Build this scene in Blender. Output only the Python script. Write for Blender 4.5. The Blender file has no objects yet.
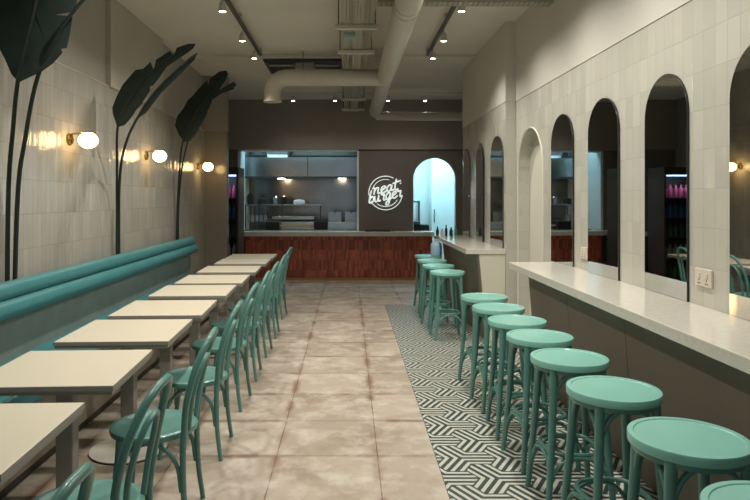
import bpy, bmesh, math, random
from mathutils import Vector, Matrix
random.seed(7)
S = bpy.context.scene
col = S.collection
PI = math.pi

# ------------------------------------------------------------------ camera
cd = bpy.data.cameras.new('camera'); cam = bpy.data.objects.new('camera', cd); col.objects.link(cam)
cam.location = (0, 0, 1.55); cam.rotation_euler = (PI/2, 0, 0)
cd.sensor_width = 36; cd.lens = 630/750*36
cd.shift_x = (375-349)/750; cd.shift_y = -(250-198)/750
cd.clip_start = 0.05
S.camera = cam
# ------------------------------------------------------------------ world, exposure
w = bpy.data.worlds.new('world'); S.world = w; w.use_nodes = True
w.node_tree.nodes['Background'].inputs[0].default_value = (0.55, 0.68, 0.85, 1)
w.node_tree.nodes['Background'].inputs[1].default_value = 0.6
S.view_settings.view_transform = 'Standard'; S.view_settings.look = 'None'
S.view_settings.gamma = 1; S.view_settings.use_curve_mapping = False
S.view_settings.exposure = -0.12
def area(name, loc, rot, sx, sy, power, color):
    l = bpy.data.lights.new(name, 'AREA'); l.shape = 'RECTANGLE'; l.size = sx; l.size_y = sy
    l.energy = power; l.color = color
    o = bpy.data.objects.new(name, l); col.objects.link(o); o.location = loc; o.rotation_euler = rot
    return o
def spot(name, loc, rot, power, color, ang=1.7, blend=.7, r=.025):
    l = bpy.data.lights.new(name, 'SPOT'); l.energy = power; l.color = color; l.spot_size = ang; l.spot_blend = blend
    l.shadow_soft_size = r
    o = bpy.data.objects.new(name, l); col.objects.link(o); o.location = loc; o.rotation_euler = rot
    return o
WARM = (1.0, 0.95, 0.87)
# daylight through the shop window behind the camera
area('daylight_front_window', (0, -2.2, 1.6), (PI/2, 0, 0), 3.8, 2.3, 6, (0.80, 0.92, 1.0))
# kitchen ceiling light, light in the room behind the arch
area('kitchen_light', (-1.0, 12.75, 3.0), (0, 0, 0), 2.0, .4, 30, (0.50, 0.86, 1.0))
area('back_room_light', (1.6, 13.5, 3.1), (0, 0, 0), 1.0, 1.2, 90, (0.56, 0.92, 1.0))
TRACK = [(-1.165, y) for y in (5.8, 6.89, 7.76)] + [(1.035, y) for y in (5.8, 6.89, 7.76)]
SPOT_W = 92
for x in (-1.12, 1.03):                       # unseen bare spots added for light, where the tracks go on towards the window
    for y in (2.4, 3.6, 4.7):
        spot('track_light', (x, y, 3.22), (0, 0, 0), SPOT_W, WARM, 2.75, 1)

# ------------------------------------------------------------------ materials
MATS = {}
def mat(name, color, rough=.5, metal=0, noise=0, nscale=6, bump=0, bscale=30, emis=None, estr=0, trans=0, color2=None, coat=0, alpha=1):
    m = bpy.data.materials.new(name); m.use_nodes = True
    nt = m.node_tree; b = nt.nodes['Principled BSDF']
    c = (*color, 1)
    b.inputs['Base Color'].default_value = c
    b.inputs['Roughness'].default_value = rough; b.inputs['Metallic'].default_value = metal
    if coat: b.inputs['Coat Weight'].default_value = coat; b.inputs['Coat Roughness'].default_value = .15
    if trans: b.inputs['Transmission Weight'].default_value = trans
    if emis: b.inputs['Emission Color'].default_value = (*emis, 1); b.inputs['Emission Strength'].default_value = estr
    tc = nt.nodes.new('ShaderNodeTexCoord')
    if noise or color2:
        n = nt.nodes.new('ShaderNodeTexNoise'); n.inputs['Scale'].default_value = nscale; n.inputs['Detail'].default_value = 5
        nt.links.new(tc.outputs['Object'], n.inputs['Vector'])
        r = nt.nodes.new('ShaderNodeValToRGB')
        c2 = color2 if color2 else tuple(v*(1-noise) for v in color)
        r.color_ramp.elements[0].color = (*c2, 1); r.color_ramp.elements[1].color = c
        r.color_ramp.elements[0].position = .35; r.color_ramp.elements[1].position = .65
        nt.links.new(n.outputs['Fac'], r.inputs['Fac']); nt.links.new(r.outputs[0], b.inputs['Base Color'])
    if bump:
        n2 = nt.nodes.new('ShaderNodeTexNoise'); n2.inputs['Scale'].default_value = bscale
        nt.links.new(tc.outputs['Object'], n2.inputs['Vector'])
        bp = nt.nodes.new('ShaderNodeBump'); bp.inputs['Strength'].default_value = bump; bp.inputs['Distance'].default_value = .01
        nt.links.new(n2.outputs['Fac'], bp.inputs['Height']); nt.links.new(bp.outputs[0], b.inputs['Normal'])
    MATS[name] = m
    return m

def brick_mat(name, swz, bw, bh, off, mortar, c1, c2, cm, rough, bump, offx=0, offy=0, tilt=0, rot=False, wear=None, wobble=0, edge=None):
    """tiles laid in object space; swz picks which two axes run along the surface"""
    m = bpy.data.materials.new(name); m.use_nodes = True
    nt = m.node_tree; N = nt.nodes; L = nt.links; b = N['Principled BSDF']
    tc = N.new('ShaderNodeTexCoord'); sx = N.new('ShaderNodeSeparateXYZ'); L.new(tc.outputs['Object'], sx.inputs[0])
    cb = N.new('ShaderNodeCombineXYZ')
    ax = {'x': 0, 'y': 1, 'z': 2}
    for k, (a, o) in enumerate(zip(swz, (offx, offy))):
        ad = N.new('ShaderNodeMath'); ad.operation = 'ADD'; ad.inputs[1].default_value = 100*1.0*(bw if k == 0 else bh) - o
        L.new(sx.outputs[ax[a]], ad.inputs[0]); L.new(ad.outputs[0], cb.inputs[k])
    vec = cb.outputs[0]
    if wobble:
        nz = N.new('ShaderNodeTexNoise'); nz.inputs['Scale'].default_value = 9; L.new(tc.outputs['Object'], nz.inputs['Vector'])
        mx = N.new('ShaderNodeVectorMath'); mx.operation = 'MULTIPLY_ADD'; mx.inputs[1].default_value = (wobble,)*3
        L.new(nz.outputs['Color'], mx.inputs[0]); L.new(vec, mx.inputs[2]); vec = mx.outputs[0]
    br = N.new('ShaderNodeTexBrick'); L.new(vec, br.inputs['Vector'])
    br.offset = off; br.squash = 1
    br.inputs['Scale'].default_value = 1; br.inputs['Brick Width'].default_value = bw; br.inputs['Row Height'].default_value = bh
    br.inputs['Mortar Size'].default_value = mortar; br.inputs['Mortar Smooth'].default_value = .3
    br.inputs['Color1'].default_value = (*c1, 1); br.inputs['Color2'].default_value = (*c2, 1); br.inputs['Mortar'].default_value = (*cm, 1)
    colr = br.outputs['Color']
    if wear:
        for sc, cc, lo, hi, amt in wear:
            nz = N.new('ShaderNodeTexNoise'); nz.inputs['Scale'].default_value = sc; nz.inputs['Detail'].default_value = 8; nz.inputs['Roughness'].default_value = .62
            L.new(tc.outputs['Object'], nz.inputs['Vector'])
            rp = N.new('ShaderNodeMapRange'); rp.inputs[1].default_value = lo; rp.inputs[2].default_value = hi; rp.inputs[4].default_value = amt
            L.new(nz.outputs['Fac'], rp.inputs[0])
            mi = N.new('ShaderNodeMix'); mi.data_type = 'RGBA'; mi.inputs[7].default_value = (*cc, 1)
            L.new(rp.outputs[0], mi.inputs[0]); L.new(colr, mi.inputs[6]); colr = mi.outputs[2]
    if edge:
        b2 = N.new('ShaderNodeTexBrick'); L.new(vec, b2.inputs['Vector']); b2.offset = off; b2.squash = 1
        b2.inputs['Scale'].default_value = 1; b2.inputs['Brick Width'].default_value = bw; b2.inputs['Row Height'].default_value = bh
        b2.inputs['Mortar Size'].default_value = .05; b2.inputs['Mortar Smooth'].default_value = 1
        nz = N.new('ShaderNodeTexNoise'); nz.inputs['Scale'].default_value = 2.6; nz.inputs['Detail'].default_value = 7
        L.new(tc.outputs['Object'], nz.inputs['Vector'])
        rp = N.new('ShaderNodeMapRange'); rp.inputs[1].default_value = .46; rp.inputs[2].default_value = .62; rp.inputs[4].default_value = .85
        L.new(nz.outputs['Fac'], rp.inputs[0])
        mu = N.new('ShaderNodeMath'); mu.operation = 'MULTIPLY'; L.new(b2.outputs['Fac'], mu.inputs[0]); L.new(rp.outputs[0], mu.inputs[1])
        mi = N.new('ShaderNodeMix'); mi.data_type = 'RGBA'; mi.inputs[7].default_value = (*edge, 1)
        L.new(mu.outputs[0], mi.inputs[0]); L.new(colr, mi.inputs[6]); colr = mi.outputs[2]
    L.new(colr, b.inputs['Base Color'])
    b.inputs['Roughness'].default_value = rough
    # each tile sits a little tilted: voronoi-free, a coarse noise plus the joints
    hgt = N.new('ShaderNodeMath'); hgt.operation = 'MULTIPLY'; hgt.inputs[1].default_value = -1
    L.new(br.outputs['Fac'], hgt.inputs[0]); h = hgt.outputs[0]
    if tilt:
        wv = N.new('ShaderNodeTexNoise'); wv.inputs['Scale'].default_value = tilt; wv.inputs['Detail'].default_value = 2
        sc2 = N.new('ShaderNodeVectorMath'); sc2.operation = 'MULTIPLY'; sc2.inputs[1].default_value = (1, 1, .35)
        L.new(tc.outputs['Object'], sc2.inputs[0]); L.new(sc2.outputs[0], wv.inputs['Vector'])
        a2 = N.new('ShaderNodeMath'); a2.operation = 'MULTIPLY_ADD'; a2.inputs[1].default_value = 2.2
        L.new(wv.outputs['Fac'], a2.inputs[0]); L.new(h, a2.inputs[2]); 
        a3 = N.new('ShaderNodeMath'); a3.operation = 'MULTIPLY_ADD'; a3.inputs[1].default_value = 1.2
        sp = N.new('ShaderNodeSeparateColor'); L.new(br.outputs['Color'], sp.inputs[0])
        L.new(sp.outputs[2], a3.inputs[0]); L.new(a2.outputs[0], a3.inputs[2]); h = a3.outputs[0]
    bp = N.new('ShaderNodeBump'); bp.inputs['Strength'].default_value = bump; bp.inputs['Distance'].default_value = .004
    L.new(h, bp.inputs['Height']); L.new(bp.outputs[0], b.inputs['Normal'])
    if tilt:
        dv = N.new('ShaderNodeVectorMath'); dv.operation = 'DIVIDE'; dv.inputs[1].default_value = (bw, bh, 1); L.new(vec, dv.inputs[0])
        flr = N.new('ShaderNodeVectorMath'); flr.operation = 'FLOOR'; L.new(dv.outputs[0], flr.inputs[0])
        wn = N.new('ShaderNodeTexWhiteNoise'); L.new(flr.outputs[0], wn.inputs['Vector'])
        sb_ = N.new('ShaderNodeVectorMath'); sb_.operation = 'SUBTRACT'; sb_.inputs[1].default_value = (.5, .5, .5); L.new(wn.outputs['Color'], sb_.inputs[0])
        ge = N.new('ShaderNodeNewGeometry')
        ma = N.new('ShaderNodeVectorMath'); ma.operation = 'MULTIPLY_ADD'; ma.inputs[1].default_value = (.085, .085, .085)
        L.new(sb_.outputs[0], ma.inputs[0]); L.new(ge.outputs['Normal'], ma.inputs[2])
        nm = N.new('ShaderNodeVectorMath'); nm.operation = 'NORMALIZE'; L.new(ma.outputs[0], nm.inputs[0]); L.new(nm.outputs[0], bp.inputs['Normal'])
    MATS[name] = m
    return m

CREAM = (0.50, 0.455, 0.36)
mat('plaster', (0.45, 0.42, 0.36), .75, noise=.06, nscale=1.5)
mat('plaster_white', (0.58, 0.555, 0.49), .6, noise=.04, nscale=2)
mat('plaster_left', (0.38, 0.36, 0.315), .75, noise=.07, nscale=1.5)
mat('ceiling_paint', (0.62, 0.585, 0.51), .8, noise=.08, nscale=1.2)
mat('taupe_paint', (0.27, 0.24, 0.205), .6, noise=.06, nscale=2)
mat('taupe_dark', (0.16, 0.135, 0.118), .6, noise=.06, nscale=2)
mat('kitchen_white', (0.62, 0.70, 0.72), .5)
brick_mat('zellige_right', 'yz', .10, .20, 0, .0022, (0.55, 0.535, 0.465), (0.50, 0.485, 0.42), (0.46, .44, .38), .12, .5, tilt=16, wobble=.006)
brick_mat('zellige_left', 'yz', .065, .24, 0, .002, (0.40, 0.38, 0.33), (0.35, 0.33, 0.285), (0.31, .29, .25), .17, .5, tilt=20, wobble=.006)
brick_mat('floor_stone', 'xy', .606, .595, 0, .004, (0.47, 0.395, 0.315), (0.36, 0.295, 0.23), (0.15, .10, .065), .42, .35,
          offx=.171, offy=3.785, wear=[(1.9, (.26, .185, .13), .49, .68, .65), (4.5, (.66, .61, .52), .46, .66, .6), (11, (.28, .18, .12), .58, .78, .4)], edge=(.20, .11, .065))
brick_mat('wood_blocks', 'xz', .037, .19, .5, .0015, (0.62, 0.15, 0.075), (0.22, 0.05, 0.03), (0.10, .03, .02), .4, .3,
          wear=[(9, (.20, .05, .03), .45, .7, .7)])
mat('tile_green', (0.035, 0.055, 0.045), .4)
mat('tile_cream', (0.55, 0.55, 0.48), .35)
mat('mint_seat', (0.25, 0.56, 0.475), .28, noise=.05, nscale=8, coat=.25)
mat('mint_paint', (0.105, 0.275, 0.24), .38, noise=.08, nscale=10, coat=.25)
mat('teal_paint', (0.085, 0.23, 0.20), .36, noise=.08, nscale=10, coat=.25)
mat('teal_leather', (0.045, 0.20, 0.215), .38, noise=.08, nscale=5, bump=.15, bscale=60)
mat('teal_back', (0.20, 0.24, 0.22), .62, noise=.12, nscale=6, bump=.2, bscale=40)
mat('bench_base', (0.34, 0.29, 0.225), .6, noise=.1, nscale=5)
mat('plinth_dark', (0.06, 0.05, 0.04), .6)
mat('table_top', (0.61, 0.56, 0.44), .42)
mat('table_edge_shade', (0.30, 0.28, 0.24), .5)
mat('post_grey', (0.27, 0.255, 0.225), .45)
mat('base_plate', (0.72, 0.68, 0.60), .4)
mat('quartz', (0.68, 0.65, 0.57), .12, color2=(0.63, .60, .52), nscale=30)
mat('brown_panel', (0.17, 0.14, 0.105), .42, noise=.06, nscale=1.5)
mat('cream_panel', (0.66, 0.64, 0.53), .5)
mat('mirror', (0.72, 0.74, 0.72), .015, metal=1)
mat('black_edge', (0.015, 0.015, 0.015), .4)
mat('column_gloss', (0.22, 0.20, 0.17), .16)
mat('leaf', (0.006, 0.018, 0.011), .8, noise=.4, nscale=14)
mat('leaf_stem', (0.006, 0.012, 0.009), .5)
mat('brass', (0.62, 0.40, 0.12), .25, metal=1)
mat('globe_glow', (1, .9, .7), .3, emis=(1.0, 0.66, 0.28), estr=17)
mat('spot_glow', (1, .95, .85), .3, emis=(1.0, 0.85, 0.62), estr=30)
mat('panel_glow', (1, 1, 1), .3, emis=(0.55, 0.9, 1.0), estr=4)
mat('neon_white', (1, 1, 1), .3, emis=(0.86, 1.0, 0.93), estr=.66)
mat('duct_paint', (0.50, 0.47, 0.40), .5, noise=.05, nscale=4)
mat('tray_metal', (0.40, 0.37, 0.30), .5, noise=.05, nscale=5)
mat('dark_metal', (0.05, 0.045, 0.04), .45)
mat('black', (0.012, 0.012, 0.012), .4)
mat('steel', (0.50, 0.52, 0.53), .26, metal=1, noise=.12, nscale=3)
mat('steel_wall', (0.30, 0.285, 0.265), .2, metal=1, noise=.15, nscale=2)
mat('socket_white', (0.62, 0.56, 0.47), .4)
mat('blue_jug', (0.50, 0.74, 0.96), .2, trans=.1)
mat('glass', (0.9, 0.97, 1.0), .02, trans=1)
mat('junction_box', (0.30, 0.42, 0.40), .5)
mat('can_blue', (0.05, 0.20, 0.50), .4, emis=(.05, .22, .5), estr=.0)
mat('can_pink', (0.60, 0.10, 0.20), .4)
mat('can_white', (0.65, 0.65, 0.65), .4)
mat('can_green', (0.08, 0.25, 0.15), .4)
mat('food_amber', (0.55, 0.32, 0.12), .4)
mat('fridge_glow', (1, 1, 1), .3, emis=(0.6, 0.75, 1.0), estr=3)

# ------------------------------------------------------------------ mesh helpers
class MB:
    def __init__(s): s.v = []; s.f = []; s.sm = []; s.mi = []
    def add(s, vs, fs, smooth=False, mi=0):
        o = len(s.v); s.v += [tuple(p) for p in vs]
        for f in fs: s.f.append([i+o for i in f]); s.sm.append(smooth); s.mi.append(mi)
        return s
    def box(s, x0, x1, y0, y1, z0, z1, mi=0):
        v = [(x, y, z) for x in (x0, x1) for y in (y0, y1) for z in (z0, z1)]
        return s.add(v, [(0,1,3,2),(4,6,7,5),(0,4,5,1),(2,3,7,6),(0,2,6,4),(1,5,7,3)], mi=mi)
    def bbox(s, x0, x1, y0, y1, z0, z1, r=.006, seg=2, mi=0):
        bm = bmesh.new(); bmesh.ops.create_cube(bm, size=1)
        for v in bm.verts: v.co = Vector(((x0+x1)/2+v.co.x*(x1-x0), (y0+y1)/2+v.co.y*(y1-y0), (z0+z1)/2+v.co.z*(z1-z0)))
        bmesh.ops.bevel(bm, geom=bm.edges[:], offset=r, segments=seg, affect='EDGES', profile=.5)
        bm.verts.index_update()
        s.add([v.co[:] for v in bm.verts], [[v.index for v in f.verts] for f in bm.faces], smooth=False, mi=mi); bm.free(); return s
    def prism(s, pts, axis, a, b, mi=0):
        """pts: 2-D polygon; axis: the axis it is extruded along"""
        def P(p, t):
            if axis == 'x': return (t, p[0], p[1])
            if axis == 'y': return (p[0], t, p[1])
            return (p[0], p[1], t)
        n = len(pts); v = [P(p, a) for p in pts]+[P(p, b) for p in pts]
        return s.add(v, [list(range(n))[::-1], list(range(n, 2*n))]+[(i, (i+1) % n, n+(i+1) % n, n+i) for i in range(n)], mi=mi)
    def lathe(s, prof, c=(0, 0, 0), n=40, mi=0, smooth=True, axis='z'):
        v = []; f = []
        for r, z in prof:
            for i in range(n):
                a = 2*PI*i/n; p = (r*math.cos(a), r*math.sin(a), z)
                if axis == 'x': p = (z, r*math.cos(a), r*math.sin(a))
                if axis == 'y': p = (r*math.cos(a), z, r*math.sin(a))
                v.append((p[0]+c[0], p[1]+c[1], p[2]+c[2]))
        for k in range(len(prof)-1):
            for i in range(n):
                f.append((k*n+i, k*n+(i+1) % n, (k+1)*n+(i+1) % n, (k+1)*n+i))
        if prof[0][0] > 0: f.append(list(range(n))[::-1])
        if prof[-1][0] > 0: f.append([(len(prof)-1)*n+i for i in range(n)])
        return s.add(v, f, smooth, mi)
    def tube(s, pts, r, n=10, closed=False, mi=0, r2=None, flat=1.0):
        P = [Vector(p) for p in pts]; m = len(P)
        if r2 is None: r2 = r
        v = []; f = []; up = None
        for i, p in enumerate(P):
            t = (P[(i+1) % m]-P[i-1]) if (closed or 0 < i < m-1) else (P[1]-P[0] if i == 0 else P[-1]-P[-2])
            t.normalize()
            if up is None:
                up = Vector((0, 0, 1)) if abs(t.z) < .9 else Vector((1, 0, 0))
            a = (up-t*up.dot(t)).normalized(); b = t.cross(a); up = a
            rr = r+(r2-r)*i/(m-1)
            for k in range(n):
                g = 2*PI*k/n; v.append(p+a*math.cos(g)*rr+b*math.sin(g)*rr*flat)
        for i in range(m if closed else m-1):
            j = (i+1) % m
            for k in range(n): f.append((i*n+k, i*n+(k+1) % n, j*n+(k+1) % n, j*n+k))
        if not closed: f.append(list(range(n))[::-1]); f.append([(m-1)*n+k for k in range(n)])
        return s.add(v, f, True, mi)
    def build(s, name, m, parent=None, loc=None, rz=0):
        me = bpy.data.meshes.new(name); me.from_pydata(s.v, [], s.f)
        ms = m if isinstance(m, (list, tuple)) else [m]
        for q in ms: me.materials.append(MATS[q])
        me.polygons.foreach_set('use_smooth', s.sm); me.polygons.foreach_set('material_index', s.mi)
        bm = bmesh.new(); bm.from_mesh(me); bmesh.ops.recalc_face_normals(bm, faces=bm.faces); bm.to_mesh(me); bm.free()
        if any(s.sm): me.set_sharp_from_angle(angle=math.radians(42))
        me.update()
        o = bpy.data.objects.new(name, me); col.objects.link(o)
        if parent: o.parent = parent
        if loc: o.location = loc
        o.rotation_euler.z = rz
        return o
def cat(pts, k=6):
    P = [Vector(p) for p in pts]; out = []
    for i in range(len(P)-1):
        a = P[i-1] if i else P[0]*2-P[1]; b = P[i]; c = P[i+1]; d = P[i+2] if i+2 < len(P) else P[-1]*2-P[-2]
        for j in range(k):
            t = j/k; out.append(.5*((2*b)+(c-a)*t+(2*a-5*b+4*c-d)*t*t+(3*b-a-3*c+d)*t**3))
    out.append(P[-1]); return out
def tag(o, label, catg, group=None, kind=None):
    o['label'] = label; o['category'] = catg
    if group: o['group'] = group
    if kind: o['kind'] = kind
    return o
def struct(name, mb, m, parent=None):
    o = mb.build(name, m, parent)
    if not parent: o['kind'] = 'structure'
    return o
def thing(name, label, catg, loc, group=None, rz=0):
    o = bpy.data.objects.new(name, None); col.objects.link(o); o.location = loc; o.rotation_euler.z = rz
    o.empty_display_size = .1
    return tag(o, label, catg, group)
KIDS = {}
def dup(src, loc, label, rz=0):
    c = src.copy(); col.objects.link(c); c.location = loc; c.rotation_euler.z = rz; c['label'] = label
    for ch in [q for q in col.objects if q.parent == src]:
        d = ch.copy(); col.objects.link(d); d.parent = c
        for g in [q for q in col.objects if q.parent == ch]:
            e = g.copy(); col.objects.link(e); e.parent = d
    return c
def at(px, py, Y):      # where a ray of the survey meets depth Y
    return ((px-349)/630*Y, Y, 1.55-(py-198)/630*Y)

H = 3.45; XL = -2.25; XR = 1.80; XF = 1.69; YB = 12.2; TT = 2.59
# ------------------------------------------------------------------ floor
struct('floor', MB().box(-2.9, 2.6, -2.6, 15.2, -.10, 0), 'floor_stone')
def clip(poly, xmin, ymax, xmax=1.68):
    for ax, lim, sgn in ((0, xmin, 1), (1, ymax, -1), (0, xmax, -1)):
        out = []
        for i in range(len(poly)):
            a = poly[i-1]; b = poly[i]
            ia = (a[ax]-lim)*sgn >= 0; ib = (b[ax]-lim)*sgn >= 0
            if ia != ib:
                t = (lim-a[ax])/(b[ax]-a[ax]); out.append((a[0]+(b[0]-a[0])*t, a[1]+(b[1]-a[1])*t))
            if ib: out.append(b)
        poly = out
        if len(poly) < 3: return []
    return poly
def hp(poly, nx, ny, d, sgn):
    out = []
    for i in range(len(poly)):
        a = poly[i-1]; b = poly[i]
        da = (a[0]*nx+a[1]*ny-d)*sgn; db = (b[0]*nx+b[1]*ny-d)*sgn
        if (da >= 0) != (db >= 0):
            t = da/(da-db); out.append((a[0]+(b[0]-a[0])*t, a[1]+(b[1]-a[1])*t))
        if db >= 0: out.append(b)
    return out
hx = MB(); s_ = .104; hh = s_*math.sqrt(3)
top = .004
for i in range(-2, 14):
    for j in range(-12, 56):
        cx = .455+i*1.5*s_; cy = -.036+j*hh+(hh/2 if i % 2 else 0)
        if cy < -1.8: continue
        q = i; r = j-(i-(i & 1))//2
        k = (q-r) % 3
        ang = (0, -PI/3, PI/3)[k]
        nx, ny = -math.sin(ang), math.cos(ang)
        hexa = [(cx+s_*math.cos(PI/3*m), cy+s_*math.sin(PI/3*m)) for m in range(6)]
        nb = 9; wg = hh/2
        edges = []; z = -wg
        gw = .0245; cw = (hh-5*gw*.86)/4
        bands = []
        t = -wg
        for b in range(9):
            wd = gw*.86 if b % 2 == 0 else cw
            if b in (0, 8): wd = gw*.43+gw*.0
            bands.append((t, b % 2)); t += wd
        tot = t+wg; bands = [((a+wg)/tot*hh-wg, c) for a, c in bands]+[(wg, 0)]
        base = cx*nx+cy*ny
        for b in range(9):
            p = hp(hp(hexa, nx, ny, base+bands[b][0], 1), nx, ny, base+bands[b+1][0], -1) if True else hexa
            if len(p) < 3: continue
            p = clip(p, .52, 9.1)
            if len(p) < 3: continue
            hx.add([(x, y, top) for x, y in p], [list(range(len(p)))], mi=bands[b][1])
fl2 = struct('floor', hx, ['tile_green', 'tile_cream'])
sb = MB().box(.518, 1.7, -1.8, 9.1, 0.0, .0035)
struct('floor', sb, 'tile_green')

# ------------------------------------------------------------------ shell
ceil = MB().box(-2.9, 2.6, -2.6, 12.3, H, H+.15)
struct('ceiling', ceil, 'ceiling_paint')
# left wall: tiles below, plaster above, return column
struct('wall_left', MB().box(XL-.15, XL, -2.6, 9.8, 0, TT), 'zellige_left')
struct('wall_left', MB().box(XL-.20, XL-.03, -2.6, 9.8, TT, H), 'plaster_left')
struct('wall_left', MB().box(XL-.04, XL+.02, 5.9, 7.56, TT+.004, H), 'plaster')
struct('wall_left', MB().box(-2.75, -1.9, 9.8, 9.95, 0, TT), 'column_gloss')
struct('wall_left', MB().box(-2.75, -1.9, 9.8, 9.95, TT, H), 'taupe_paint')
struct('wall_left', MB().box(-2.9, -2.75, 9.8, 12.3, 0, H), 'taupe_paint')
struct('trim_1', MB().box(XL-.03, XL+.004, -2.6, 9.8, TT, TT+.012), 'plaster')
# right near wall with an arched niche
def arch_poly(yc, wd, z0, zt, n=20):
    r = wd/2; return [(yc-r, z0)]+[(yc-r*math.cos(PI*i/n), zt-r+r*math.sin(PI*i/n)) for i in range(n+1)]+[(yc+r, z0)]
def wall_with_arch(y0, y1, z0, z1, yc, wd, zt, n=20):
    """polygon of a wall with an arched opening reaching its foot"""
    r = wd/2
    arc = [(yc-r*math.cos(PI*i/n), zt-r+r*math.sin(PI*i/n)) for i in range(n+1)]
    return [(y0, z0), (yc-r, z0)]+arc+[(yc+r, z0), (y1, z0), (y1, z1), (y0, z1)]
struct('wall_right', MB().prism(wall_with_arch(-2.6, 6.79, 0, TT, 6.27, .86, 2.25), 'x', XR, XR+.12), 'zellige_right')
struct('wall_right', MB().box(XR+.12, XR+.2, -2.6, 6.79, 0, TT), 'cream_panel')
struct('wall_right', MB().box(XR-.006, XR+.2, -2.6, 6.79, TT, H), 'plaster_white')
struct('wall_right', MB().box(XF, XR+.2, 6.79, 9.35, 0, TT), 'zellige_right')
struct('wall_right', MB().box(XF-.006, XR+.2, 6.78, 9.35, TT, H), 'plaster_white')
struct('wall_right', MB().box(2.4, 2.55, 9.35, 12.2, 0, H), 'taupe_paint')
struct('wall_right', MB().box(XR+.2, 2.55, 9.2, 9.35, 0, H), 'taupe_paint')
# arch rim of the niche
rim = MB(); pts = [(XR-.002, y, z) for y, z in arch_poly(6.27, .862, 0.0, 2.251, 24)]
rim.tube(pts, .008, 6); struct('trim_2', rim, 'cream_panel')
# front wall with the shop window (behind the camera)
fw = MB(); fw.box(-2.4, 2.0, -2.6, -2.45, 0, .35); fw.box(-2.4, 2.0, -2.6, -2.45, 2.85, H); fw.box(-2.4, -2.0, -2.6, -2.45, .35, 2.85); fw.box(1.9, 2.0, -2.6, -2.45, .35, 2.85)
struct('wall_front', fw, 'plaster')
struct('window_1', MB().box(-2.0, 1.9, -2.53, -2.52, .35, 2.85), 'glass')
# back wall: hatch and arched doorway
n = 24
ax0, ax1, azt = 1.24, 2.07, 2.33
hx0, hx1, hz0, hz1 = -2.15, .19, .84, 2.48
r = (ax1-ax0)/2; xc = (ax0+ax1)/2
bwl = MB()
bwl.box(-2.9, hx0, YB, YB+.14, 0, 2.49); bwl.box(hx0, hx1, YB, YB+.14, 0, hz0)
arc = [(xc-r*math.cos(PI*i/n), azt-r+r*math.sin(PI*i/n)) for i in range(n+1)]
bwl.prism([(hx1, 0), (ax0, 0)]+arc+[(ax1, 0), (2.55, 0), (2.55, 2.49), (hx1, 2.49)], 'y', YB, YB+.14)
struct('wall_back', bwl, 'taupe_dark')
struct('wall_back', MB().box(-2.9, 2.55, YB-.03, YB+.14, 2.49, H), 'taupe_paint')
fr = MB(); fr.box(hx1-.035, hx1, YB-.01, YB+.16, hz0+.08, hz1); fr.box(hx0, hx0+.05, YB-.01, YB+.5, hz0+.08, hz1); fr.box(hx0, hx1, YB-.01, YB+.16, hz1-.02, hz1+.008)
struct('trim_3', fr, 'kitchen_white')
ar = MB(); ar.tube([(x, YB+.02, z) for x, z in [(ax0, 0)]+arc+[(ax1, 0)]], .012, 6); struct('trim_4', ar, 'kitchen_white')
# kitchen shell and room behind the arch
struct('wall_back', MB().box(-2.9, .9, 14.2, 14.3, 0, 3.2), 'steel_wall')
struct('wall_left', MB().box(-2.4, -2.25, 12.34, 14.2, 0, 3.2), 'kitchen_white')
struct('wall_back', MB().box(.75, .9, 12.34, 15, 0, 3.2), 'kitchen_white')
struct('ceiling', MB().box(-2.9, 2.6, 12.34, 15.2, 3.2, 3.3), 'kitchen_white')
struct('wall_back', MB().box(.9, 2.6, 15, 15.1, 0, 3.2), 'kitchen_white')
struct('wall_right', MB().box(2.45, 2.6, 12.34, 15.2, 0, 3.2), 'kitchen_white')
# ceiling conduits that cross the room
for yy, zz, xa, xb in ((8.37, H-.02, -2.2, 1.75), (11.35, H-.02, -2.0, 2.3)):
    struct('trim_5', MB().box(xa, xb, yy-.03, yy+.03, zz-.02, H-.001), 'ceiling_paint')

# ------------------------------------------------------------------ kitchen counter
kc = thing('service_counter', 'long service counter clad in upright red wood blocks under a pale top at the back', 'counter', (0, 11.85, 0))
MB().box(-1.96, 1.57, 0.02, .34, .05, .83).build('counter_body', 'wood_blocks', kc)
MB().box(-1.96, 1.57, 0.05, .34, 0, .05).build('plinth', 'food_amber', kc)
MB().bbox(-2.16, 1.60, -.03, .345, .83, .915, .006).build('countertop', 'quartz', kc)
t = MB().bbox(.30, .78, 11.9, 12.05, .916, .95, .008).build('serving_tray', 'black'); tag(t, 'flat black tray on the service counter under the round neon sign', 'tray')

# ------------------------------------------------------------------ wall counters with slanted panels
def wall_counter(name, label, y0, y1, xf, xw, pt, pb, seams):
    c = thing(name, label, 'counter', (xw-.2, y0, 0))
    X = xw-.2; Y = y0
    def B(mb, nm, m):
        mb.v = [(a-X, b-Y, z) for a, b, z in mb.v]; return mb.build(nm, m, c)
    B(MB().bbox(xf, xw-.001, y0, y1, .945, 1.0, .003), 'countertop', 'quartz')
    B(MB().prism([(pt+.02, .944), (xw-.002, .944), (xw-.002, .006), (pb+.02, .006)], 'y', y0+.015, y1-.015), 'body', 'cream_panel')
    for k in range(len(seams)-1):
        a, b = seams[k]+.003, seams[k+1]-.003
        B(MB().prism([(pt, .944), (pt+.018, .944), (pb+.018, .006), (pb, .006)], 'y', a, b), 'front_panel', 'brown_panel')
    return c
ys = [.0, 1.2, 2.35, 3.52, 4.45, 5.39]
wall_counter('wall_counter', 'long white stone bar counter along the right wall, nearer the viewer', 0.0, 5.42, 1.37, XR, 1.53, 1.605, ys)
wall_counter('wall_counter', 'shorter white stone bar counter farther back, with the bottles at its end', 6.79, 9.36, 1.26, XF, 1.385, 1.47, [6.80, 8.1, 9.35])

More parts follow.
